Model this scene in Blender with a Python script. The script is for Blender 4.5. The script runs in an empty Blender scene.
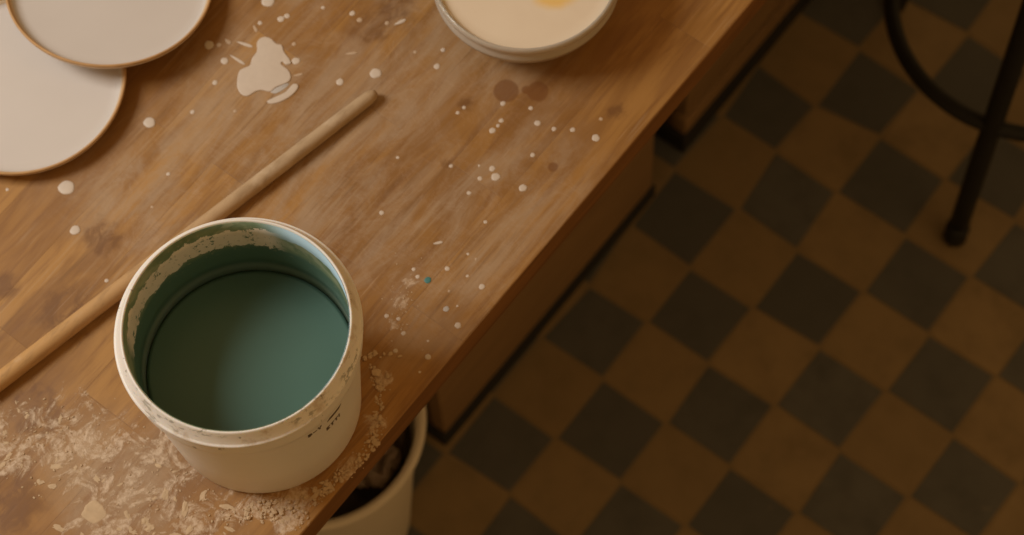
import bpy, bmesh, math, random
from mathutils import Vector, Matrix, noise as mnoise
random.seed(7)
C = bpy.context.scene.collection
PI = math.pi

# ---------------------------------------------------------------- camera model (focal 2300 px on a 1024x535 frame)
F, CX, CY = 2300.0, 512.0, 267.5
RX = Vector((0.7976832, 0.6020773, -0.0347058))      # picture right
RY = Vector((0.5367241, -0.7349849, -0.4143965))     # picture down
RZ = Vector((-0.2750069, 0.3119297, -0.9094345))     # into the scene
CAM = Vector((0.4666151, -0.8473763, 2.3643290))
TT = 0.80                                            # table top height

def at(u, v, z):
    d = RX * ((u - CX) / F) + RY * ((v - CY) / F) + RZ
    return CAM + d * ((z - CAM.z) / d.z)

def srgb(r, g, b):
    f = lambda c: (c / 255) / 12.92 if c / 255 <= .04045 else ((c / 255 + .055) / 1.055) ** 2.4
    return (f(r), f(g), f(b))

# ---------------------------------------------------------------- node helper
class N:
    def __init__(s, name):
        s.m = bpy.data.materials.new(name); s.m.use_nodes = True
        s.t = s.m.node_tree; s.t.nodes.clear()
        s.out = s.t.nodes.new('ShaderNodeOutputMaterial')
        s.b = s.t.nodes.new('ShaderNodeBsdfPrincipled')
        s.t.links.new(s.b.outputs[0], s.out.inputs[0])
        s.obj = s.t.nodes.new('ShaderNodeTexCoord').outputs['Object']
    def put(s, sock, v):
        if isinstance(v, bpy.types.NodeSocket): s.t.links.new(v, sock)
        elif isinstance(v, (tuple, list, Vector)):
            v = tuple(v)
            sock.default_value = v + (1,) if (sock.type == 'RGBA' and len(v) == 3) else v
        else: sock.default_value = v
    def set(s, **k):
        for n, v in k.items(): s.put(s.b.inputs[n.replace('_', ' ')], v)
        return s
    def math(s, op, a, b=0.0, clamp=False):
        n = s.t.nodes.new('ShaderNodeMath'); n.operation = op; n.use_clamp = clamp
        s.put(n.inputs[0], a); s.put(n.inputs[1], b); return n.outputs[0]
    def vmath(s, op, a, b=(0, 0, 0)):
        n = s.t.nodes.new('ShaderNodeVectorMath'); n.operation = op
        s.put(n.inputs[0], a); s.put(n.inputs[1], b)
        return n.outputs['Value'] if op in ('DISTANCE', 'LENGTH', 'DOT_PRODUCT') else n.outputs['Vector']
    def mix(s, fac, a, b, mode='MIX'):
        n = s.t.nodes.new('ShaderNodeMix'); n.data_type = 'RGBA'; n.blend_type = mode
        s.put(n.inputs[0], fac); s.put(n.inputs[6], a); s.put(n.inputs[7], b); return n.outputs[2]
    def noise(s, vec, scale, detail=4, rough=.5, dist=0):
        n = s.t.nodes.new('ShaderNodeTexNoise'); s.put(n.inputs['Vector'], vec)
        n.inputs['Scale'].default_value = scale; n.inputs['Detail'].default_value = detail
        n.inputs['Roughness'].default_value = rough; n.inputs['Distortion'].default_value = dist
        return n.outputs['Fac']
    def ramp(s, x, lo, hi, a=0.0, b=1.0, smooth=True):
        n = s.t.nodes.new('ShaderNodeMapRange'); n.interpolation_type = 'SMOOTHSTEP' if smooth else 'LINEAR'
        s.put(n.inputs['Value'], x); s.put(n.inputs['From Min'], lo); s.put(n.inputs['From Max'], hi)
        s.put(n.inputs['To Min'], a); s.put(n.inputs['To Max'], b); return n.outputs[0]
    def sep(s, vec):
        n = s.t.nodes.new('ShaderNodeSeparateXYZ'); s.put(n.inputs[0], vec); return n.outputs
    def comb(s, x, y, z):
        n = s.t.nodes.new('ShaderNodeCombineXYZ')
        for i, v in enumerate((x, y, z)): s.put(n.inputs[i], v)
        return n.outputs[0]
    def bump(s, h, strength, dist):
        n = s.t.nodes.new('ShaderNodeBump'); n.inputs['Strength'].default_value = strength
        n.inputs['Distance'].default_value = dist; s.put(n.inputs['Height'], h)
        s.t.links.new(n.outputs[0], s.b.inputs['Normal'])

def simple(name, col, rough=.5, var=.12, scale=60, bump=0, **k):
    n = N(name)
    f = n.noise(n.obj, scale, 4)
    c = n.mix(f, tuple(x * (1 - var) for x in col), tuple(min(1, x * (1 + var)) for x in col))
    n.set(Base_Color=c, Roughness=rough, **k)
    if bump: n.bump(f, bump, .002)
    return n.m

# ---------------------------------------------------------------- mesh helpers (everything is built in world coordinates)
ROOTM = {}
def obj(name, bm, mat, parent=None, smooth=True):
    M = ROOTM.get(parent.as_pointer()) if parent else None
    if M is not None: bm.transform(M.inverted())
    bmesh.ops.recalc_face_normals(bm, faces=bm.faces[:])
    me = bpy.data.meshes.new(name); bm.to_mesh(me); bm.free()
    for p in me.polygons: p.use_smooth = smooth
    mats = mat if isinstance(mat, (list, tuple)) else [mat]
    for m in mats: me.materials.append(m)
    o = bpy.data.objects.new(name, me); C.objects.link(o)
    if parent:
        o.parent = parent; ROOTM[o.as_pointer()] = M
    return o

def thing(name, label, cat, M, group=None):
    o = bpy.data.objects.new(name, None); C.objects.link(o)
    o.empty_display_size = .05
    o.matrix_world = M; ROOTM[o.as_pointer()] = M.copy()
    return tag(o, label, cat, group)

def tag(o, label, cat, group=None):
    o['label'] = label; o['category'] = cat
    if group: o['group'] = group
    return o

def own(name, bm, mat, M, label, cat, group=None, smooth=True):
    """a thing that is one mesh, its origin at its base"""
    bm.transform(M.inverted())
    o = obj(name, bm, mat, None, smooth); o.matrix_world = M
    return tag(o, label, cat, group)

def lathe(prof, c, n=96, bm=None, close=False, M=None):
    """prof: (r, z) pairs; r == 0 ends in a pole"""
    bm = bm or bmesh.new(); rings = []
    for r, z in prof:
        if r < 1e-6: rings.append([bm.verts.new((c[0], c[1], z))])
        else: rings.append([bm.verts.new((c[0] + r * math.cos(2 * PI * k / n), c[1] + r * math.sin(2 * PI * k / n), z)) for k in range(n)])
    pairs = list(zip(rings, rings[1:])) + ([(rings[-1], rings[0])] if close else [])
    for a, b in pairs:
        for k in range(n):
            q = (k + 1) % n
            if len(a) == 1 and len(b) == 1: continue
            if len(a) == 1: bm.faces.new((a[0], b[k], b[q]))
            elif len(b) == 1: bm.faces.new((a[k], a[q], b[0]))
            else: bm.faces.new((a[k], a[q], b[q], b[k]))
    return bm

def tube(pts, rad, n=16, bm=None, caps=True, closed=False):
    bm = bm or bmesh.new(); rings = []; m = len(pts)
    prev = None
    for i, p in enumerate(pts):
        p = Vector(p)
        a = Vector(pts[(i - 1) % m]) if (i > 0 or closed) else p
        b = Vector(pts[(i + 1) % m]) if (i < m - 1 or closed) else p
        t = (b - a).normalized()
        u = prev - t * prev.dot(t) if prev else t.orthogonal()
        u.normalize(); prev = u; w = t.cross(u)
        r = rad[i] if isinstance(rad, (list, tuple)) else rad
        rings.append([bm.verts.new(p + (u * math.cos(2 * PI * k / n) + w * math.sin(2 * PI * k / n)) * r) for k in range(n)])
    for i in range(m if closed else m - 1):
        a, b = rings[i], rings[(i + 1) % m]
        for k in range(n): bm.faces.new((a[k], a[(k + 1) % n], b[(k + 1) % n], b[k]))
    if caps and not closed:
        bm.faces.new(rings[0][::-1]); bm.faces.new(rings[-1])
    return bm

def box(x0, x1, y0, y1, z0, z1, bev=0, bm=None, M=None):
    b = bmesh.new()
    bmesh.ops.create_cube(b, size=1)
    for v in b.verts:
        v.co = Vector(((x0 + x1) / 2 + v.co.x * (x1 - x0), (y0 + y1) / 2 + v.co.y * (y1 - y0), (z0 + z1) / 2 + v.co.z * (z1 - z0)))
    if bev: bmesh.ops.bevel(b, geom=b.edges[:], offset=bev, segments=3, affect='EDGES', profile=.6)
    if M is not None: b.transform(M)
    if bm is None: return b
    me = bpy.data.meshes.new('tmp'); b.to_mesh(me); b.free(); bm.from_mesh(me); bpy.data.meshes.remove(me)
    return bm

def slab(outline, z0, h, bev=.0003):
    """a thin puddle with a rounded shoulder from a closed outline of world xy points"""
    bm = bmesh.new(); n = len(outline)
    def ring(off, z):
        out = []
        for i in range(n):
            p = Vector(outline[i]); a = Vector(outline[i - 1]); b = Vector(outline[(i + 1) % n])
            t = (b - a).normalized(); nn = Vector((-t.y, t.x)) * sgn
            q = p + nn * off
            out.append(bm.verts.new((q.x, q.y, z)))
        return out
    area = sum(outline[i - 1][0] * outline[i][1] - outline[i][0] * outline[i - 1][1] for i in range(n))
    sgn = 1 if area > 0 else -1
    rs = [ring(0, z0), ring(bev * .3, z0 + h * .6), ring(bev, z0 + h * .93), ring(bev * 2.4, z0 + h)]
    for a, b in zip(rs, rs[1:]):
        for k in range(n): bm.faces.new((a[k], a[(k + 1) % n], b[(k + 1) % n], b[k]))
    f = bm.faces.new(rs[-1]); g = bm.faces.new(rs[0][::-1])
    bmesh.ops.triangulate(bm, faces=[f, g])
    return bm

def smooth_closed(pts, sub=4):
    out = []; n = len(pts)
    for i in range(n):
        p0, p1, p2, p3 = (Vector(pts[(i + k - 1) % n]) for k in range(4))
        for s in range(sub):
            t = s / sub
            out.append(.5 * ((2 * p1) + (p2 - p0) * t + (2 * p0 - 5 * p1 + 4 * p2 - p3) * t * t + (3 * p1 - p0 - 3 * p2 + p3) * t ** 3))
    return out

# ---------------------------------------------------------------- floor of checkered tiles
T = 0.086
CORN = {(0,0):(708,363.3),(1,0):(774.6,405),(0,1):(752.9,307.9),(2,0):(839.7,450.2),(3,0):(908.2,496.6),(-1,0):(647,321.7),(-2,0):(589.7,285.4),(1,1):(819.4,347.2),(2,1):(885.7,390.7),(3,1):(953,435.5),(4,1):(1020.4,483.2),(-1,1):(690,267.5),(0,2):(797,250),(1,2):(863.3,291.6),(2,2):(928.7,333.8),(3,2):(996,375.7),(-1,2):(738,208.9),(0,3):(836.3,192),(1,3):(905.5,235.5),(2,3):(970.5,276.6),(-1,3):(775.7,150.9),(-2,3):(721.5,116.5),(-1,4):(815.7,106.1),(0,4):(880,136.4),(0,5):(921,89.7),(-1,5):(859.5,48.6),(0,6):(967.9,33.6),(2,4):(1014.7,220.6),(0,-1):(666,423),(1,-1):(729.8,466.3),(2,-1):(797.1,512.6),(-1,-1):(602.8,378.9),(-2,-1):(541,337.8),(0,-2):(620.9,481.8),(1,-2):(684.9,525.3),(-1,-2):(555.6,438.3),(-1,-3):(510,494.4)}
def corner(i, j):
    if (i, j) in CORN: return at(*CORN[(i, j)], 0).xy
    w = s = 0; off = Vector((0, 0))
    for (a, b), p in CORN.items():                        # neighbours pull an unmeasured corner along
        d2 = (a - i) ** 2 + (b - j) ** 2
        if d2 <= 2: off += at(*p, 0).xy - Vector((a * T, b * T)); s += 1
    base = Vector((i * T, j * T))
    return base + (off / (s + 1.5) if s else Vector((0, 0)))
bm = bmesh.new()
I0, I1, J0, J1 = -20, 22, -22, 26
P = {(i, j): corner(i, j) for i in range(I0, I1 + 1) for j in range(J0, J1 + 1)}
g = [bm.verts.new((P[q].x, P[q].y, -.0008)) for q in ((I0, J0), (I1, J0), (I1, J1), (I0, J1))]
bm.faces.new(g).material_index = 2
for i in range(I0, I1):
    for j in range(J0, J1):
        q = [P[(i, j)], P[(i + 1, j)], P[(i + 1, j + 1)], P[(i, j + 1)]]
        c = sum(q, Vector((0, 0))) / 4
        e_ = .0034 if (i + j) % 2 else .0007
        lo = [bm.verts.new((*(p + (c - p).normalized() * e_), -.0007)) for p in q]
        hi = [bm.verts.new((*(p + (c - p).normalized() * (e_ + .0005)), 0.0)) for p in q]
        fs = [bm.faces.new(hi)] + [bm.faces.new((lo[k], lo[(k + 1) % 4], hi[(k + 1) % 4], hi[k])) for k in range(4)]
        for f in fs: f.material_index = (i + j) % 2
def tile_mat(name, col, var):
    n = N(name)
    cell = n.vmath('FLOOR', n.vmath('MULTIPLY', n.obj, (1 / T, 1 / T, 0)))
    wn = n.t.nodes.new('ShaderNodeTexWhiteNoise'); wn.noise_dimensions = '2D'; n.put(wn.inputs['Vector'], cell)
    r = wn.outputs['Value']
    c = n.mix(r, tuple(x * (1 - var) for x in col), tuple(x * (1 + var) for x in col))
    cloud = n.noise(n.obj, 22, 5, .6)
    c = n.mix(n.ramp(cloud, .35, .75), c, tuple(x * .8 for x in col))
    fleck = n.ramp(n.noise(n.obj, 38, 2, .4), .73, .79)
    c = n.mix(n.math('MULTIPLY', fleck, .35), c, (.28, .22, .15))
    n.set(Base_Color=c, Roughness=n.ramp(cloud, .3, .8, .45, .7), Specular_IOR_Level=.3)
    n.bump(n.noise(n.obj, 90, 3), .1, .001)
    return n.m
M_LT = tile_mat('light_tile', (.270, .192, .098), .10)
M_DT = tile_mat('dark_tile', (.104, .104, .098), .16)
M_GROUT = simple('grout', (.235, .172, .092), .9)
fl = obj('floor', bm, [M_LT, M_DT, M_GROUT], smooth=False); fl['kind'] = 'structure'

# ---------------------------------------------------------------- worktable
TM = Matrix.Translation((.0035, -.27, 0)) @ Matrix.Rotation(-.0174, 4, 'Z')     # local x = 0 is the front edge of the top
TI = TM.inverted()
table = thing('worktable', 'worn wooden worktable with drawer pedestals, spattered with pale paint', 'table', TM)
def L(u, v): return TI @ at(u, v, TT)

def wood_top():
    n = N('worn_worktop_wood')
    x, y, z = n.sep(n.obj)
    br = n.t.nodes.new('ShaderNodeTexBrick')
    warp = n.math('MULTIPLY', n.math('SUBTRACT', n.noise(n.obj, 9, 2), .5), .006)
    n.put(br.inputs['Vector'], n.comb(n.math('ADD', y, .11), n.math('ADD', n.math('ADD', x, .4955), warp), 0))
    br.inputs['Color1'].default_value = (0, 0, 0, 1); br.inputs['Color2'].default_value = (1, 1, 1, 1)
    br.inputs['Mortar'].default_value = (.5, .5, .5, 1)
    br.inputs['Scale'].default_value = 1; br.inputs['Mortar Size'].default_value = .0004
    br.inputs['Mortar Smooth'].default_value = .5
    br.inputs['Brick Width'].default_value = .31; br.inputs['Row Height'].default_value = .0495; br.offset = .645
    stave = br.outputs['Color']; seam = br.outputs['Fac']
    st = n.vmath('ADD', n.vmath('MULTIPLY', n.obj, (1, .07, 1)), n.vmath('MULTIPLY', stave, (3, 3, 3)))
    grain = n.noise(st, 170, 5, .65, .4)
    fig = n.noise(n.vmath('ADD', n.vmath('MULTIPLY', n.obj, (1, .16, 1)), n.vmath('MULTIPLY', stave, (.7, .9, 1))), 42, 5, .6, .9)
    broad = n.noise(n.vmath('MULTIPLY', n.obj, (1, .32, 1)), 15, 6, .64, .7)
    c = n.mix(stave, (.305, .146, .037), (.43, .222, .060))
    c = n.mix(n.math('MULTIPLY', n.ramp(fig, .42, .62), .62), c, (.225, .100, .026))
    c = n.mix(n.math('MULTIPLY', n.ramp(broad, .44, .66), .50), c, (.22, .100, .026))
    c = n.mix(n.math('MULTIPLY', n.ramp(grain, .47, .70), .55), c, (.20, .085, .025))
    c = n.mix(n.math('MULTIPLY', seam, .28), c, (.15, .07, .028))
    def blob(u, v, r, soft=1.0, wob=.5, ns=18):
        d = n.vmath('DISTANCE', n.obj, tuple(L(u, v)))
        d = n.math('ADD', d, n.math('MULTIPLY', n.math('SUBTRACT', n.noise(n.vmath('ADD', n.obj, (u * .01, v * .01, 0)), ns, 4, .6), .5), r * wob * 2))
        return n.ramp(d, r * (1 - soft * .5), r * (1 + soft * .5), 1, 0)
    def union(ls):
        o = ls[0]
        for b in ls[1:]: o = n.math('MAXIMUM', o, b)
        return o
    # fine scratches along the grain
    hx = n.noise(n.vmath('ADD', n.vmath('MULTIPLY', n.obj, (1, .045, 1)), (.3, .1, 0)), 330, 3, .55, .15)
    hm = n.ramp(n.noise(n.vmath('MULTIPLY', n.obj, (1, .5, 1)), 19, 3, .55), .44, .62)
    hatch_d = n.math('MULTIPLY', n.ramp(hx, .54, .66), hm); hatch_l = n.math('MULTIPLY', n.ramp(hx, .46, .34), hm)
    # greyish dusty film worn into the wood
    film = union([blob(300, 150, .13, 1.1, .7), blob(420, 250, .080, 1.2, .7), blob(160, 200, .065, 1.2, .9), blob(430, 70, .085, 1.2, .7), blob(110, 480, .045, 1.2, .8), blob(490, 190, .065, 1.3, .8)])
    fn = n.noise(n.vmath('MULTIPLY', n.obj, (1, .32, 1)), 34, 7, .72, .6)
    c = n.mix(n.math('MULTIPLY', film, n.ramp(fn, .36, .64, .05, .72)), c, (.40, .279, .170))
    c = n.mix(n.math('MULTIPLY', hatch_d, .38), c, (.17, .085, .03)); c = n.mix(n.math('MULTIPLY', hatch_l, .22), c, (.50, .36, .22))
    # faint wiped streaks
    wv = n.noise(n.vmath('MULTIPLY', n.obj, (.5, 1, 1)), 24, 7, .7, 2.2)
    wipe = n.math('MULTIPLY', n.ramp(n.math('ABSOLUTE', n.math('SUBTRACT', wv, .5)), 0, .022, 1, 0), film)
    c = n.mix(n.math('MULTIPLY', wipe, .10), c, (.62, .45, .32))
    # darker, damp-stained patches
    dn = n.ramp(n.noise(n.vmath('MULTIPLY', n.obj, (1, .6, 1)), 75, 6, .7, .8), .40, .56, .35, 1)
    dark = union([blob(36, 412, .019, .5, .9, 90), blob(102, 238, .014, .8, 1.0, 80), blob(-2, 505, .030, 1.0, .9, 60), blob(70, 312, .020, 1.3, 1.0, 70),
                  blob(395, 12, .016, 1.0, .9, 80), blob(378, 24, .013, 1.0, .9, 80), blob(361, 32, .009, 1.0, .9, 80), blob(466, 104, .006, 1.3, 1.3, 110), blob(447, 163, .004, 1.3, 1.4, 120), blob(6, 285, .010, .7), blob(616, 112, .006, 1.3, 1.5, 110)])
    c = n.mix(n.math('MULTIPLY', n.math('MULTIPLY', dark, dn), .68), c, (.150, .062, .018))
    # cup marks
    rings = union([blob(506, 91, .0098, .22, .12, 60), blob(538, 91, .0086, .25, .25, 60), blob(526, 90, .0036, .5, .3, 60), blob(553, 167, .0040, .5, .2, 60)])
    c = n.mix(n.math('MULTIPLY', rings, .66), c, (.17, .062, .016))
    # plaster smears near the tub
    reg = union([blob(125, 470, .050, 1.2, .55, 30), blob(60, 440, .036, 1.2, .7, 30), blob(215, 500, .055, 1.0, .5, 30), blob(150, 525, .045, 1.0, .6, 30), blob(14, 435, .030, 1.0, .7, 30),
                 blob(290, 505, .022, 1.2, .7), blob(383, 378, .008, 1.2, .8, 60), blob(378, 425, .010, 1.2, .8, 60), blob(352, 468, .012, 1.2, .8, 60), blob(412, 280, .008, 1.3, 1.0, 60), blob(398, 300, .009, 1.3, 1.0, 60), blob(390, 325, .006, 1.3, 1.0, 60)])
    sn = n.noise(n.vmath('MULTIPLY', n.obj, (1.1, .85, 1)), 48, 8, .72, 1.0)
    sm = n.ramp(n.math('ADD', sn, n.math('MULTIPLY', reg, .20)), .650, .745)
    sm = n.math('MULTIPLY', sm, n.ramp(reg, 0, .25))
    fine = n.noise(n.obj, 240, 4, .65)
    sm = n.math('MULTIPLY', sm, n.ramp(fine, .36, .62, .30, 1))
    c = n.mix(n.math('MULTIPLY', reg, .10), c, (.52, .34, .20))
    c = n.mix(n.math('MULTIPLY', sm, .74), c, (.70, .545, .385))
    scratch = n.ramp(n.noise(n.vmath('MULTIPLY', n.obj, (1, .03, 1)), 420, 2, .5), .70, .76)
    c = n.mix(n.math('MULTIPLY', scratch, .22), c, (.60, .42, .27))
    n.set(Base_Color=c, Roughness=n.ramp(fn, .3, .7, .42, .62), Specular_IOR_Level=.35)
    h = n.math('ADD', n.math('MULTIPLY', grain, -.25), n.math('ADD', n.math('MULTIPLY', sm, 1.2), n.math('MULTIPLY', seam, -.5)))
    n.bump(h, .35, .0012)
    return n.m

def wood_side(name, a, b, axis=(1, .08, 1), rough=.5):
    n = N(name)
    gr = n.noise(n.vmath('MULTIPLY', n.obj, axis), 90, 5, .6, .5)
    n.set(Base_Color=n.mix(n.ramp(gr, .3, .75), a, b), Roughness=rough, Specular_IOR_Level=.3)
    n.bump(gr, .15, .001)
    return n.m
M_TOP = wood_top()
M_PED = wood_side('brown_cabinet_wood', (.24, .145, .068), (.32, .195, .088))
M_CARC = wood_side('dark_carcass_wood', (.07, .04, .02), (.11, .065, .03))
M_DARK = simple('black_painted_plinth', (.012, .011, .010), .7)

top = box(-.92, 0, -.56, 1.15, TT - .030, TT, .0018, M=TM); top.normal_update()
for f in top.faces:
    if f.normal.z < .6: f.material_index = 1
obj('tabletop', top, [M_TOP, wood_side('worktop_edge_shade', (.17, .072, .020), (.26, .115, .034))], table)  # side faces: same wood, their shade painted in as a darker colour
obj('apron', box(-.86, -.075, -.50, 1.09, TT - .10, TT - .0305, .002, M=TM), M_PED, table)
def pedestal(FX, y0, y1, zp, gap, cuts, knobs):
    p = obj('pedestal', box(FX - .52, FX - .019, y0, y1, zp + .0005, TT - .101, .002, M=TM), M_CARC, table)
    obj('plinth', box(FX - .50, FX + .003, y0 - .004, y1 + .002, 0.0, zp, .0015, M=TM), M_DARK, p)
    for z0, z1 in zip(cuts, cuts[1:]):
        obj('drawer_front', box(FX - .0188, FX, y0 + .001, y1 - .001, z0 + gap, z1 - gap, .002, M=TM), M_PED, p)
    for z in knobs:
        k = lathe([(0, 0), (.006, 0), (.006, .010), (.013, .016), (.015, .022), (.011, .028), (0, .029)], (0, 0), 24)
        k.transform(TM @ Matrix.Translation((FX - .0003, (y0 + y1) / 2, z)) @ Matrix.Rotation(PI / 2, 4, 'Y'))
        obj('knob', k, M_DARK, p)
pedestal(-.184, .020, .398, .024, .003, [.0220, .290, .450, .580, .698], [.37, .515, .64])
pedestal(-.190, .466, .90, .034, .0065, [.0280, .0735, .330, .500, .698], [.415, .60])
for (x, y) in ((-.10, -.50), (-.84, -.50)):
    obj('leg', box(x - .035, x + .035, y - .035, y + .035, 0, TT - .101, .004, M=TM), M_PED, table)

# paint drips and splashes dried onto the top
M_SPOT = simple('dried_cream_paint', (.60, .50, .40), .55, .06, 200)
M_FAINT = simple('thin_cream_paint', (.50, .36, .235), .6, .1, 200)
M_GREY = simple('greyish_paint', (.50, .46, .42), .55, .1, 200)
M_TEAL = simple('teal_paint_drop', (.06, .21, .20), .5)
def mpp(u, v): return (at(u, v, TT) - CAM).dot(RZ) / F
def drop(u, v, rpx, mat=None, sx=1.0, ang=0.0):
    p = at(u, v, TT); r = rpx * mpp(u, v) * .98; n = 20; bm = bmesh.new()
    ph = [random.uniform(0, 6.28) for _ in range(3)]; h = min(.0007, r * .16)
    def ring(f, z):
        o = []
        for k in range(n):
            a = 2 * PI * k / n
            w = 1 + .04 * math.sin(2 * a + ph[0]) + .035 * math.sin(3 * a + ph[1]) + .03 * math.sin(5 * a + ph[2])
            q = Vector((math.cos(a) * sx, math.sin(a) / sx ** .5, 0)) * (r * w * f)
            q.rotate(Matrix.Rotation(ang, 3, 'Z'))
            o.append(bm.verts.new((p.x + q.x, p.y + q.y, TT + z)))
        return o
    rs = [ring(1, -.0002), ring(.97, h * .35), ring(.80, h * .8), ring(.45, h)]
    top = bm.verts.new((p.x, p.y, TT + h))
    for a, b in zip(rs, rs[1:]):
        for k in range(n): bm.faces.new((a[k], a[(k + 1) % n], b[(k + 1) % n], b[k]))
    for k in range(n): bm.faces.new((rs[-1][k], rs[-1][(k + 1) % n], top))
    bm.faces.new(rs[0][::-1])
    return obj('paint_drop', bm, mat or M_SPOT, table)
DROPS = [(268,1,7),(281,19,3.6),(287,16,3),(260,23,2.4),(209,45,5.0),(224.6,61,4),(215,82.7,2.8),(296,61,4.2),(323,7.6,2),
    (352.4,13.4,3),(340,82,4),(375.7,73.4,6),(443,50,2.4),(437,66.5,3.3),(503,103.5,2.8),(464,107.5,2),(457.7,112.8,2),(530.8,108.2,2.4),(537.6,123.2,3.3),(554,129,2.5),
    (501.3,120.6,2.5),(498,125.7,2),(492.5,130.6,3.4),(532.7,155,2.5),(492.3,168.7,3.3),(480,178.5,2.5),(451,166,2.1),(469,193,2.3),(397.7,157.5,1.8),(523,188,4.2),(479,165.7,1.3),
    (572.7,129.8,2.7),(381.7,212.8,2.6),(485.4,222,2),(468,254,1.5),(447.3,268.7,2.6),(413.7,269.3,2.1),(417.7,276.7,2.3),(467.5,276,1.6),(482,286.8,3.2),(458,325.5,3.5),(457.4,306,1.2),
    (428,356.9,3.2),(428,341,1.4),(395.5,350.8,2.5),(403.6,333.3,2.5),(398.5,318.8,2.2),(386.7,316,2.4),(419.7,372,1.4),(66.5,187.6,8.4),(75.2,230.2,5.4),(168.3,174,2.1),(7.3,189.5,1.8),(106.6,280.7,2.2),
    (149.5,122.6,6.2),(192.5,112,2.4)]
for u, v, r in DROPS: drop(u, v, r)
d = drop(595.9, 138, 4.2); d = drop(495.8, 177, 4.7)
for u, v, r in [(219,45,2.4),(294,44,2.2),(359.6,20,2.8),(387,23,2.3),(415,52,1.9),(601,119,2),(152,207,1.5),(235,111,1.8),(476,259,1.4),(449,291,1.4)]: drop(u, v, r, M_FAINT)
drop(427.8, 280.1, 3.7, M_TEAL)['label'] = 'teal paint drop'
drop(446.3, 309, 3.2, M_GREY)
AE = math.atan2(.79, .61)
def dash(u0, v0, u1, v1, w, mat=M_SPOT):
    a, b = at(u0, v0, TT), at(u1, v1, TT); m = (a + b) / 2; t = (b - a)
    r = t.length / 2; u, v = (u0 + u1) / 2, (v0 + v1) / 2
    n = 18; out = []
    tn = t.normalized(); nn = Vector((-tn.y, tn.x, 0)); hw = w * mpp(u, v) / 2
    for k in range(n):
        q = 2 * PI * k / n
        p = m + tn * (math.cos(q) * r) + nn * (math.sin(q) * hw * (1 + .3 * math.cos(q)))
        out.append((p.x, p.y))
    return obj('paint_streak', slab(out, TT - .0002, .0006, hw * .15), mat, table)
dash(236.5, 41.5, 253, 47, 3.4); dash(230, 55, 245, 64.5, 3.0); dash(253.5, 25, 257, 32, 3.2, M_FAINT); dash(225, 39, 231, 44, 4.0, M_FAINT)
dash(394, 25, 406, 19.5, 4.0); dash(345, 54, 357, 53, 3, M_FAINT); dash(433, 244, 443, 242, 3.2); dash(293, 76, 303, 74, 2.8, M_FAINT)
def px(pts, off, sc): return [(off[0] + a / sc, off[1] + b / sc) for a, b in pts]
def world(pts): return [tuple(at(u, v, TT).xy) for u, v in pts]
SPL = px([(415,180),(445,190),(470,214),(496,220),(507,252),(535,290),(541,310),(516,316),(500,302),(494,314),(528,342),(541,375),(525,402),(470,424),(440,447),(400,440),(370,446),(332,468),(300,461),(280,430),(278,390),(290,345),(325,326),(342,316),(350,285),(374,250),(374,210),(390,188)], (180, 0), 4.863)
o = obj('paint_splash', slab([tuple(p) for p in smooth_closed(world(SPL))], TT - .0002, .0011, .0004), M_SPOT, table)
CRE = px([(424,492),(440,506),(480,500),(530,476),(566,444),(577,418),(556,407),(535,424),(510,450),(468,470)], (180, 0), 4.863)
obj('paint_splash', slab([tuple(p) for p in smooth_closed(world(CRE))], TT - .0002, .0011, .0004), M_SPOT, table)
GRY = px([(440,446),(470,425),(522,405),(530,412),(500,438),(466,455)], (180, 0), 4.863)
obj('paint_splash', slab([tuple(p) for p in smooth_closed(world(GRY))], TT - .0002, .0005, .0003), M_GREY, table)
CRU = simple('plaster', (.54, .39, .235), .85, .2, 150, .4)
dd = [(94 + 12 * math.cos(a) * (1 + .10 * math.sin(3 * a) + .06 * math.sin(7 * a)), 512 + 11 * math.sin(a) * (1 + .10 * math.cos(4 * a))) for a in [2 * PI * k / 26 for k in range(26)]]
obj('paint_splash', slab(world(dd), TT - .0002, .0004, .0008), CRU, table)

# crumbs of dry plaster lying round the tub: nobody could count them
bm = bmesh.new()
def crumb(x, y, s):
    g = bmesh.ops.create_icosphere(bm, subdivisions=1, radius=s)
    sc = Vector((random.uniform(.8, 1.5), random.uniform(.6, 1.1), random.uniform(.35, .6))); rot = Matrix.Rotation(random.uniform(0, 6.28), 3, 'Z')
    lo = 1
    for v in g['verts']:
        c = v.co * random.uniform(.75, 1.2); c = Vector((c.x * sc.x, c.y * sc.y, c.z * sc.z)); c.rotate(rot); v.co = c; lo = min(lo, c.z)
    for v in g['verts']: v.co += Vector((x, y, TT - lo - s * .08))
PATH = [(374,362),(378,385),(381,408),(378,430),(371,447),(358,462),(343,474),(325,485)]
def along(t):
    k = min(len(PATH) - 2, int(t * (len(PATH) - 1))); f = t * (len(PATH) - 1) - k
    return PATH[k][0] + (PATH[k + 1][0] - PATH[k][0]) * f, PATH[k][1] + (PATH[k + 1][1] - PATH[k][1]) * f
for k in range(170):
    u, v = along(random.random()); s = abs(random.gauss(0, .0009)) + .00035
    p = at(u + random.gauss(0, 3.4), v + random.gauss(0, 3.4), TT)
    crumb(p.x, p.y, s)
for k in range(14): p = at(372 + random.gauss(0, 14), 356 + random.gauss(0, 2.2), TT); crumb(p.x, p.y, random.uniform(.001, .002))
for u, v, su, sv, n, b in [(278, 507, 17, 6, 90, .0021), (318, 490, 9, 5, 34, .0019), (345, 476, 6, 4, 22, .0020), (235, 517, 14, 4, 26, .0013), (306, 524, 5, 5, 14, .0013), (120, 455, 60, 26, 90, .0009),
                          (200, 485, 40, 20, 70, .0009), (30, 445, 26, 26, 60, .0010), (400, 310, 10, 26, 45, .0008), (330, 505, 22, 14, 60, .0007)]:
    for k in range(n):
        p = at(random.gauss(u, su), random.gauss(v, sv), TT)
        if (TI @ p).x < -.004: crumb(p.x, p.y, random.uniform(.35, 1) * b)
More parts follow.
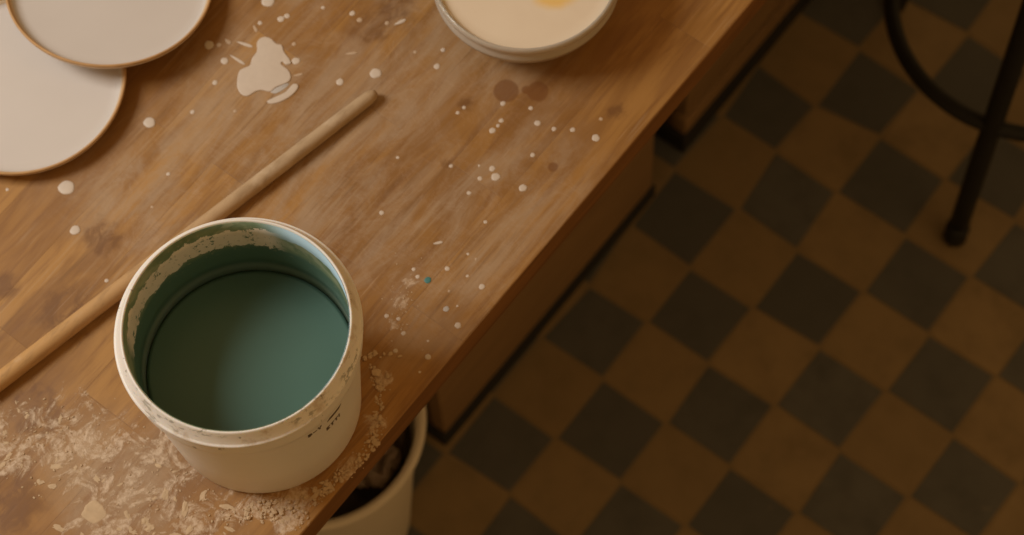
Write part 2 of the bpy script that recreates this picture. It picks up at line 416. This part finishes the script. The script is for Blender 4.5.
def flake(x, y, s):
    g = bmesh.ops.create_icosphere(bm, subdivisions=2, radius=1)
    rot = Matrix.Rotation(random.uniform(0, 6.28), 3, 'Z'); k1 = random.uniform(1.0, 2.4); sd = random.uniform(0, 50)
    for v in g['verts']:
        r_ = 1 + .9 * mnoise.noise(v.co * 1.8 + Vector((sd, 0, 0)))
        c = Vector((v.co.x * k1 * r_, v.co.y * r_ * .8, v.co.z * .14 * r_)) * s; c.rotate(rot); v.co = c + Vector((x, y, TT + s * .05))
for u, v, su, sv, n, b in [(110, 475, 50, 16, 18, .0024), (50, 440, 26, 18, 8, .0022), (220, 508, 45, 12, 18, .0027), (150, 528, 50, 8, 16, .0030), (10, 425, 12, 18, 8, .0025), (275, 508, 16, 5, 16, .0028), (322, 488, 9, 5, 10, .0026), (376, 420, 3, 26, 14, .0018)]:
    for k in range(n):
        p = at(random.gauss(u, su), random.gauss(v, sv), TT)
        if (TI @ p).x < -.006: flake(p.x, p.y, random.uniform(.25, 1) ** 1.4 * b)
# keep crumbs out from under the tub
BC = Vector((-.0869, -.5042))
kill = [f for f in bm.faces if (f.calc_center_median().xy - BC).length < .0755]
bmesh.ops.delete(bm, geom=kill, context='FACES')
o = own('plaster_crumbs', bm, CRU, Matrix.Translation((BC.x, BC.y, TT)), 'crumbs of dry plaster strewn on the worktable around the tub', 'crumbs', smooth=False)
o['kind'] = 'stuff'

# ---------------------------------------------------------------- tub of paint
BM_ = Matrix.Translation((BC.x, BC.y, TT))
tub = thing('paint_tub', 'round whitish plastic tub holding teal green paint, on the worktable corner', 'tub', BM_)
zz = lambda p: [(r, z + TT) for r, z in p]
def br(z): return .0710 + (z - .004) * .0090 / .112       # outer radius of the tapered body
prof = [(0, .0005), (.065, .0005), (.069, .0012), (.0709, .0040), (br(.05), .05), (br(.104), .104), (br(.113), .1130), (.0806, .1150), (.0826, .1165), (.0830, .1190), (.0828, .1250), (.0822, .1305), (.0827, .1325),
        (.0843, .1340), (.0848, .1354), (.0847, .1366), (.0841, .1374), (.0834, .1373), (.0828, .1380), (.0802, .1430), (.0789, .1458), (.0784, .1468), (.0777, .1472), (.0770, .1468), (.0766, .1454),
        (.0766, .1250), (.0772, .11), (br(.085) - .0016, .085), (br(.05) - .0016, .05), (.0690, .006), (.065, .0030), (0, .0028)]
def tub_plastic():
    n = N('milky_tub_plastic')
    x, y, z = n.sep(n.obj)
    r = n.vmath('LENGTH', n.comb(x, y, 0))
    c = n.mix(n.noise(n.obj, 40, 4), (.80, .75, .68), (.86, .81, .74))
    rim = n.ramp(z, .1355, .1375)
    sm = n.math('MULTIPLY', n.ramp(n.noise(n.vmath('MULTIPLY', n.obj, (1, 1, 3)), 120, 5, .65), .53, .60), n.ramp(n.noise(n.obj, 28, 2), .46, .58))
    c = n.mix(n.math('MULTIPLY', n.math('MULTIPLY', n.math('MULTIPLY', rim, sm), n.ramp(n.math('ADD', x, n.math('MULTIPLY', y, -.6)), -.03, .06)), .65), c, (.17, .17, .12))
    dust = n.ramp(n.noise(n.obj, 70, 5, .6), .5, .7)
    c = n.mix(n.math('MULTIPLY', n.math('MULTIPLY', n.math('MULTIPLY', rim, dust), n.ramp(n.math('ADD', x, n.math('MULTIPLY', y, -.3)), -.02, .06)), .75), c, (.52, .40, .28))
    drips = n.math('MULTIPLY', n.ramp(n.noise(n.vmath('MULTIPLY', n.obj, (1, 1, .6)), 95, 3, .6), .66, .70), n.ramp(z, .104, .112))
    c = n.mix(n.math('MULTIPLY', drips, .6), c, (.15, .14, .09))
    a = math.radians(-58.9)
    fle = n.ramp(n.vmath('DISTANCE', n.obj, (.0815 * math.cos(a), .0815 * math.sin(a), .110)), .0016, .0024, 1, 0)
    c = n.mix(n.math('MULTIPLY', fle, .7), c, (.40, .16, .07))
    n.set(Base_Color=c, Roughness=.42, Subsurface_Weight=.15, Subsurface_Radius=(.01, .007, .004), Subsurface_Scale=.5, Specular_IOR_Level=.4)
    return n.m
obj('tub_body', lathe(zz(prof), BC, 144), tub_plastic(), tub)
def film_mat():
    n = N('dried_paint_film')
    x, y, z = n.sep(n.obj)
    rad = n.vmath('NORMALIZE', n.comb(x, y, 0))
    def sect(deg, half, soft=8):
        a = math.radians(deg)
        dot = n.vmath('DOT_PRODUCT', rad, (math.cos(a), math.sin(a), 0))
        return n.ramp(dot, math.cos(math.radians(half + soft)), math.cos(math.radians(half - soft)))
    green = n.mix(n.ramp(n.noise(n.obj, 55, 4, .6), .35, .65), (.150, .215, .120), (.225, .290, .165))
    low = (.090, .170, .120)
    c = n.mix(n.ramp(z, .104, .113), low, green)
    # olive washed patches high on the wall
    c = n.mix(n.math('MULTIPLY', n.math('MULTIPLY', n.ramp(z, .110, .118), n.ramp(n.noise(n.obj, 45, 3, .5), .5, .58)), .6), c, (.36, .39, .25))
    # beige crust
    zn = n.math('ADD', z, n.math('MULTIPLY', n.math('SUBTRACT', n.noise(n.obj, 48, 7, .74), .5), .034))
    band = n.math('MULTIPLY', n.ramp(zn, .1090, .1098), n.ramp(zn, .1330, .1338, 1, 0))
    holes = n.ramp(n.noise(n.vmath('MULTIPLY', n.obj, (1, 1, .7)), 120, 6, .74), .385, .42)
    crust = n.math('MULTIPLY', n.math('MULTIPLY', band, holes), sect(166, 55, 6))
    c = n.mix(crust, c, n.mix(n.noise(n.obj, 90, 4), (.82, .71, .56), (.90, .80, .65)))
    spk = n.math('MULTIPLY', n.math('MULTIPLY', n.ramp(n.noise(n.obj, 210, 4, .7), .60, .64), n.ramp(z, .095, .11)), sect(100, 110, 10))
    c = n.mix(n.math('MULTIPLY', spk, .45), c, (.40, .36, .24))
    # bare plastic under the lip, with bluish window light painted into its colour
    bz = n.math('ADD', z, n.math('MULTIPLY', n.math('SUBTRACT', n.noise(n.obj, 80, 5, .6), .5), .010))
    bare = n.math('MULTIPLY', n.ramp(bz, .1265, .1290), sect(52, 58, 12))
    c = n.mix(n.math('MULTIPLY', bare, .95), c, (.46, .66, .78))
    # chalky tide line just over the paint
    tz = n.math('MULTIPLY', n.ramp(z, .0690, .0700), n.ramp(z, .0770, .0850, 1, 0))
    c = n.mix(n.math('MULTIPLY', n.math('MULTIPLY', tz, sect(140, 95, 15)), .75), c, (.46, .52, .40))
    n.set(Base_Color=c, Roughness=n.ramp(z, .09, .11, .40, .7), Specular_IOR_Level=.3)
    n.bump(crust, .4, .001)
    return n.m
PL = .0705
ir = lambda z: min(br(z) - .0019, .0764, .0770 - (z - .11) * .02)
film = lathe(zz([(ir(.1462), .1462), (ir(.128) , .128), (ir(.11) - .0001, .11), (ir(.09), .09), (ir(PL) , PL - .001), (ir(PL) + .0002, PL - .001), (ir(.09) + .0002, .09), (ir(.11) + .0002, .11), (ir(.128) + .0002, .128), (ir(.1462) + .0002, .1461)]), BC, 144, close=True)
obj('dried_paint_film', film, film_mat(), tub)
# printed marks on the side
ink = bmesh.new()
def mark(deg, z, w, h, lean=0):
    a0 = math.radians(deg); q = []
    n_ = 3
    for zz_, l in ((z, 0), (z + h, lean)):
        row = []
        for k in range(n_ + 1):
            a = a0 + (w * k / n_ + l) / br(z)
            row.append((a, zz_))
        q.append(row)
    def P_(a, z_, d): rr = br(z_) + d; return ink.verts.new((BC.x + rr * math.cos(a), BC.y + rr * math.sin(a), TT + z_))
    for k in range(n_):
        cs = [q[0][k], q[0][k + 1], q[1][k + 1], q[1][k]]
        o_ = [P_(a, z_, .00025) for a, z_ in cs]; i_ = [P_(a, z_, -.0001) for a, z_ in cs]
        ink.faces.new(o_); ink.faces.new(i_[::-1])
        for m in range(4): ink.faces.new((o_[m], i_[m], i_[(m + 1) % 4], o_[(m + 1) % 4]))
GLY = {'E': ['111', '100', '110', '100', '111'], 'T': ['111', '010', '010', '010', '010'], 'I': ['1', '1', '1', '1', '1'], 'B': ['110', '101', '110', '101', '110'], '-': ['000', '000', '111', '000', '000'], 'Y': ['101', '101', '010', '010', '010']}
def write(txt, deg, z, px_):
    a = deg
    for ch in txt:
        g_ = GLY[ch]
        for r_, row in enumerate(g_):
            for c_, b in enumerate(row):
                if b == '1': mark(a + math.degrees(c_ * px_ / .08), z + (4 - r_) * px_, px_ * 1.02, px_ * 1.02)
        a += math.degrees((len(g_[0]) + .9) * px_ / .08)
write('B-Y', -17.5, .0985, .00108); write('ETTI', -6.5, .0830, .00112); mark(-5.5, .0990, .0125, .0034, .003)
obj('printed_text', ink, simple('brown_black_ink', (.11, .075, .04), .6), tub, smooth=False)

def paint_mat():
    n = N('wet_teal_paint')
    f = n.noise(n.obj, 14, 4, .5, .6)
    n.set(Base_Color=n.mix(f, (.078, .158, .124), (.092, .180, .144)), Roughness=.30, Specular_IOR_Level=.5)
    n.bump(n.noise(n.obj, 30, 2), .03, .001)
    return n.m
pz = PL + TT
bmp = lathe([(0, pz), (.03, pz), (.060, pz), (ir(PL) - .003, pz), (ir(PL) - .0002, pz + .0002), (ir(PL) - .0006, pz - .002), (.0680, TT + .007), (.064, TT + .0036), (0, TT + .0034)], BC, 128)
own('paint', bmp, paint_mat(), Matrix.Translation((BC.x, BC.y, TT + .0034)), 'dark teal green wet paint filling the plastic tub', 'paint')

# ---------------------------------------------------------------- wooden stick
a, b = at(0, 381, TT + .0065), at(376, 92.5, TT + .0055)
d_ = (b - a).normalized(); a0 = a - d_ * .16
ts = [0, .004, .012, .2, .5, .75, .9, .965, .985, .994, 1.0]; ln = (b - a0).length
rr = [.0045, .0064, .0068, .0068, .0066, .0061, .0058, .0056, .0054, .0046, .0022]
pts = []
for t, r in zip(ts, rr):
    q = a0 + d_ * ln * t; base = .0068 + (.0056 - .0068) * t; pts.append((q.x, q.y, TT + base + .0002))
def stick_mat():
    n = N('pale_stick_wood')
    loc = n.vmath('DOT_PRODUCT', n.obj, tuple(d_))
    gr = n.noise(n.vmath('MULTIPLY', n.obj, (1, .25, 1)), 180, 4, .6)
    c = n.mix(n.ramp(loc, .16, .46), (.54, .305, .115), (.47, .335, .20))
    c = n.mix(n.math('MULTIPLY', n.ramp(gr, .45, .7), .4), c, (.22, .13, .06))
    c = n.mix(n.math('MULTIPLY', n.ramp(n.noise(n.obj, 30, 4), .55, .7), .45), c, (.66, .52, .36))
    n.set(Base_Color=c, Roughness=.6, Specular_IOR_Level=.25)
    return n.m
own('wooden_stick', tube(pts, rr, 24), stick_mat(), Matrix.Translation(Vector(pts[0]) - Vector((0, 0, .0068))), 'long round wooden stick lying across the worktable behind the tub', 'stick')

# ---------------------------------------------------------------- plates
def glaze(name, tint):
    n = N(name)
    f = n.noise(n.obj, 30, 4)
    c = n.mix(f, tint, tuple(min(1, x * 1.06) for x in tint))
    n.set(Base_Color=c, Roughness=.42, Specular_IOR_Level=.4, Coat_Weight=.15, Coat_Roughness=.3)
    return n.m
M_GL = glaze('white_glaze', (.59, .54, .495)); M_BODY = simple('pale_clay', (.60, .46, .31), .7, .1, 120); M_CLAY = simple('bare_clay_rim', (.50, .29, .12), .75, .15, 120, .2)
def plate(name, c, R, M, label):
    t = thing(name, label, 'plate', M, 'round white plates overlapping on the worktable')
    W = lambda p: p
    foot = [(0, .0025), (R * .60, .0025), (R * .62, .0), (R * .68, .0), (R * .70, .0030), (R * .90, .0042), (R * .985, .0088), (R, .0120)]
    lip = [(R, .0120), (R + .0002, .0132), (R - .0005, .0142), (R - .0014, .0141), (R - .0022, .0128), (R - .0040, .0098)]
    inn = [(R - .0040, .0098), (R * .935, .0082), (R * .90, .0073), (R * .84, .0068), (R * .5, .0066), (0, .0066)]
    for nm, pr, mt in (('plate_body', foot + [lip[0]], M_CLAY), ('rim', lip, M_CLAY), ('glazed_face', inn, M_GL)):
        if nm == 'plate_body':
            pr = foot + [(R - .0028, .0118), (R - .0046, .0090), (R * .93, .0074), (R * .90, .0065), (R * .84, .0060), (R * .5, .0058), (0, .0058)]
        if nm == 'rim': pr = lip + [(R - .0042, .0094), (R - .0026, .0119)]
        bm = lathe(pr, (0, 0), 128, close=(nm == 'rim')); bm.transform(M)
        obj(nm, bm, mt if nm != 'plate_body' else M_BODY, t)
    return t
plate('plate', None, .0808, Matrix.Translation((-.4052, -.4131, TT)), 'white plate with thin clay edge, flat on the table under the other plate')
tilt = math.radians(9.5)
UR = .0810
MU = Matrix.Translation((-.4030, -.3120, TT + UR * .66 * math.sin(tilt) + .0006)) @ Matrix.Rotation(-tilt, 4, 'X')
plate('plate', None, UR, MU, 'white plate with clay edge leaning on top of the lower plate')

# ---------------------------------------------------------------- glass bowl with cream glaze
GC = Vector((-.1345, -.1205))
GM = Matrix.Translation((GC.x, GC.y, TT))
bowl = thing('glass_bowl', 'clear glass bowl full of cream liquid, resting on the worktable', 'bowl', GM)
gl = N('cloudy_glass')
gl.set(Base_Color=(.90, .80, .66), Roughness=.10, IOR=1.45, Transmission_Weight=.6, Specular_IOR_Level=.5)
gp = [(0, .0008), (.042, .0008), (.0455, .0), (.049, .0008), (.0515, .006), (.0600, .013), (.0660, .0215), (.0706, .0290), (.0714, .0335), (.0732, .0362), (.0730, .0380), (.0716, .0398), (.0716, .0436), (.0733, .0468), (.0736, .0500), (.0726, .0518), (.0712, .0522), (.0703, .0510), (.0698, .0480), (.0684, .0350), (.0624, .0229), (.055, .0143), (.045, .0070), (0, .0050)]
obj('bowl_shell', lathe(zz(gp), GC, 128), gl.m, bowl)
cm = N('cream_liquid'); cf = cm.noise(cm.obj, 22, 4, .55, .5)
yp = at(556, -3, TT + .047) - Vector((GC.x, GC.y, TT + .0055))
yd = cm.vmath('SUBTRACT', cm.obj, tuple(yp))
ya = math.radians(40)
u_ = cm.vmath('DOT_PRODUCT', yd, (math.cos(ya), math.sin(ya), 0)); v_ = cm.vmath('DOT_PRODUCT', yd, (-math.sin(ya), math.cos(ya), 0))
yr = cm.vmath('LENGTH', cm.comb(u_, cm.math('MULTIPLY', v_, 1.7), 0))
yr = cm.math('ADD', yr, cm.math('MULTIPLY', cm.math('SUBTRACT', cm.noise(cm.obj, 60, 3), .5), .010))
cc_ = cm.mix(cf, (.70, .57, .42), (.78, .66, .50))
cc_ = cm.mix(cm.ramp(yr, .008, .022, .85, 0), cc_, (.80, .50, .13))  # yellow lamp reflection painted into the liquid's colour
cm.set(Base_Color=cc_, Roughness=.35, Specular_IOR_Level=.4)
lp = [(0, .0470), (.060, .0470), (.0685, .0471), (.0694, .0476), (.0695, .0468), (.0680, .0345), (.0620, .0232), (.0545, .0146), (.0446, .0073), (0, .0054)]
own('cream_liquid', lathe(zz(lp), GC, 128), cm.m, Matrix.Translation((GC.x, GC.y, TT + .0055)), 'cream coloured liquid with a painted yellow lamp reflection, filling the glass bowl', 'liquid')

# ---------------------------------------------------------------- pail with rags under the table
PC = Vector((-.2165, -.3817)); PH = .300; PR = .1105
pail = thing('plastic_pail', 'cream plastic pail of dark rags on the tiles under the table edge', 'pail', Matrix.Translation((PC.x, PC.y, 0)))
pp = [(0, .0006), (.066, .0006), (.0715, .003), (.0735, .010), (.0985, PH - .034), (.0995, PH - .020), (.1050, PH - .0185), (.1085, PH - .015), (PR - .0004, PH - .010), (PR, PH - .006), (PR - .0010, PH - .002), (PR - .0036, PH + .0004), (PR - .0066, PH - .0004), (PR - .0090, PH - .0030), (PR - .0103, PH - .008), (.0975, PH - .030), (.0715, .012), (.066, .006), (0, .005)]
obj('pail_body', lathe(pp, PC, 112), simple('cream_pail_plastic', (.74, .66, .53), .45, .05, 40, Specular_IOR_Level=.35), pail)
def rag(cx, cy, cz, s, seed, mat, label, h=.03):
    bm = bmesh.new(); n = 26; g_ = {}
    for i in range(n + 1):
        for j in range(n + 1):
            u, v = i / n - .5, j / n - .5
            q = Vector((u * 3.2 + seed * 5.1, v * 3.2, seed))
            w = mnoise.noise_vector(q); w2 = mnoise.noise_vector(q * 2.6)
            r_ = 1 - .45 * (u * u + v * v)
            x = u * s * r_ + (w.x * .20 + w2.x * .10) * s; y = v * s * r_ + (w.y * .20 + w2.y * .10) * s
            rr_ = math.hypot(x, y)
            ridge = 1 - abs(mnoise.noise(q * 1.5)) * 2
            z = (w.z * .5 + ridge * .6 + w2.z * .25) * h
            g_[i, j] = bm.verts.new((cx + x, cy + y, cz + z))
    for i in range(n):
        for j in range(n): bm.faces.new((g_[i, j], g_[i + 1, j], g_[i + 1, j + 1], g_[i, j + 1]))
    for v in bm.verts:
        d = Vector((v.co.x - PC.x, v.co.y - PC.y)); lim = .0715 + (v.co.z - .012) * .026 / .258 - .009
        if d.length > lim: d *= lim / d.length; v.co.x, v.co.y = PC.x + d.x, PC.y + d.y
        v.co.z = max(v.co.z, .010)
    ext = bmesh.ops.solidify(bm, geom=bm.faces[:], thickness=.0016)
    return own('rag', bm, mat, Matrix.Translation((cx, cy, cz)), label, 'rag', 'rags stuffed in the pail')
M_R1 = simple('charcoal_cloth', (.14, .12, .105), .9, .3, 90)
M_R2 = simple('taupe_cloth', (.30, .24, .19), .85, .2, 70)
M_R3 = simple('pale_cloth', (.62, .50, .40), .8, .15, 70)
rag(PC.x + .005, PC.y - .005, .205, .20, 1.0, M_R1, 'charcoal crumpled rag lining the pail under the other two')
q1 = at(403, 440, .250); q2 = at(378, 466, .262)
rag(q1.x, q1.y, .245, .085, 2.3, M_R2, 'taupe rag bunched up against the right wall of the pail', .026)
rag(q2.x, q2.y, .262, .050, 3.7, M_R3, 'small pale rag crumpled on the dark one in the pail', .018)

# ---------------------------------------------------------------- metal stool
SC = Vector((.0878, .4625)); M_BLK = simple('black_metal', (.016, .016, .014), .5, .2, 60, Specular_IOR_Level=.3)
stool = thing('stool', 'black metal stool with round footrest ring standing on the checkered floor', 'stool', Matrix.Translation((SC.x, SC.y, 0)))
ZR, RRG = .22, .1536
for deg in (-75.5, 44.5, 166.5):
    ca, sa = math.cos(math.radians(deg)), math.sin(math.radians(deg))
    P2 = lambda r, z: (SC.x + ca * r, SC.y + sa * r, z)
    rf, rt = .1815, .10
    zt = .640; sl = (rf - rt) / zt
    lg = obj('leg', tube([P2(rf - sl * z, z) for z in (.022, .10, ZR, .40, zt)], .0112, 20), M_BLK, stool)
    obj('foot_cap', tube([P2(rf - sl * z, z) for z in (0.0, .003, .026, .030)], [.0118, .0134, .0134, .0116], 20), M_BLK, lg)
    
rg = [(SC.x + RRG * math.cos(2 * PI * k / 72), SC.y + RRG * math.sin(2 * PI * k / 72), ZR) for k in range(72)]
obj('footrest_ring', tube(rg, .0088, 16, closed=True), M_BLK, stool)
obj('seat', lathe([(0, .638), (.150, .638), (.158, .642), (.160, .650), (.158, .660), (.150, .665), (.06, .661), (0, .660)], SC, 64), wood_side('dark_seat_wood', (.09, .05, .025), (.15, .085, .04)), stool)

# ---------------------------------------------------------------- light
w = bpy.data.worlds.new('room'); bpy.context.scene.world = w; w.use_nodes = True
bg = w.node_tree.nodes['Background']; bg.inputs[0].default_value = (1.0, .585, .23, 1); bg.inputs[1].default_value = .28
ld = bpy.data.lights.new('window_daylight', 'AREA'); ld.shape = 'RECTANGLE'; ld.size = .78; ld.size_y = .78; ld.energy = 31; ld.color = (1, .975, .925)
lo = bpy.data.objects.new('window_daylight', ld); C.objects.link(lo)
lo.location = (-1.42, -1.08, 2.30)
lo.rotation_euler = (Vector((-.28, -.32, .8)) - lo.location).to_track_quat('-Z', 'Y').to_euler()

pd = bpy.data.lights.new('warm_fill_light', 'AREA'); pd.shape = 'DISK'; pd.size = 1.1; pd.energy = 3.5; pd.color = (1, .58, .24)  # unseen warm fill added to brighten the tub's inner wall
po = bpy.data.objects.new('warm_fill_light', pd); C.objects.link(po); po.location = (1.45, .35, 2.45)
po.rotation_euler = (Vector((-.1, -.3, .8)) - po.location).to_track_quat('-Z', 'Y').to_euler()

# ---------------------------------------------------------------- camera
cd = bpy.data.cameras.new('camera'); cam = bpy.data.objects.new('camera', cd); C.objects.link(cam)
cam.matrix_world = Matrix(((RX.x, -RY.x, -RZ.x, CAM.x), (RX.y, -RY.y, -RZ.y, CAM.y), (RX.z, -RY.z, -RZ.z, CAM.z), (0, 0, 0, 1)))
cd.sensor_width = 36; cd.sensor_fit = 'HORIZONTAL'; cd.lens = F * 36 / 1024; cd.clip_start = .05
cd.dof.use_dof = True; cd.dof.focus_distance = (Vector((BC.x, BC.y, TT + .11)) - CAM).dot(RZ); cd.dof.aperture_fstop = 7.0
sc = bpy.context.scene; sc.camera = cam
vs = sc.view_settings; vs.view_transform = 'Standard'; vs.look = 'None'; vs.exposure = 0; vs.gamma = 1; vs.use_curve_mapping = False
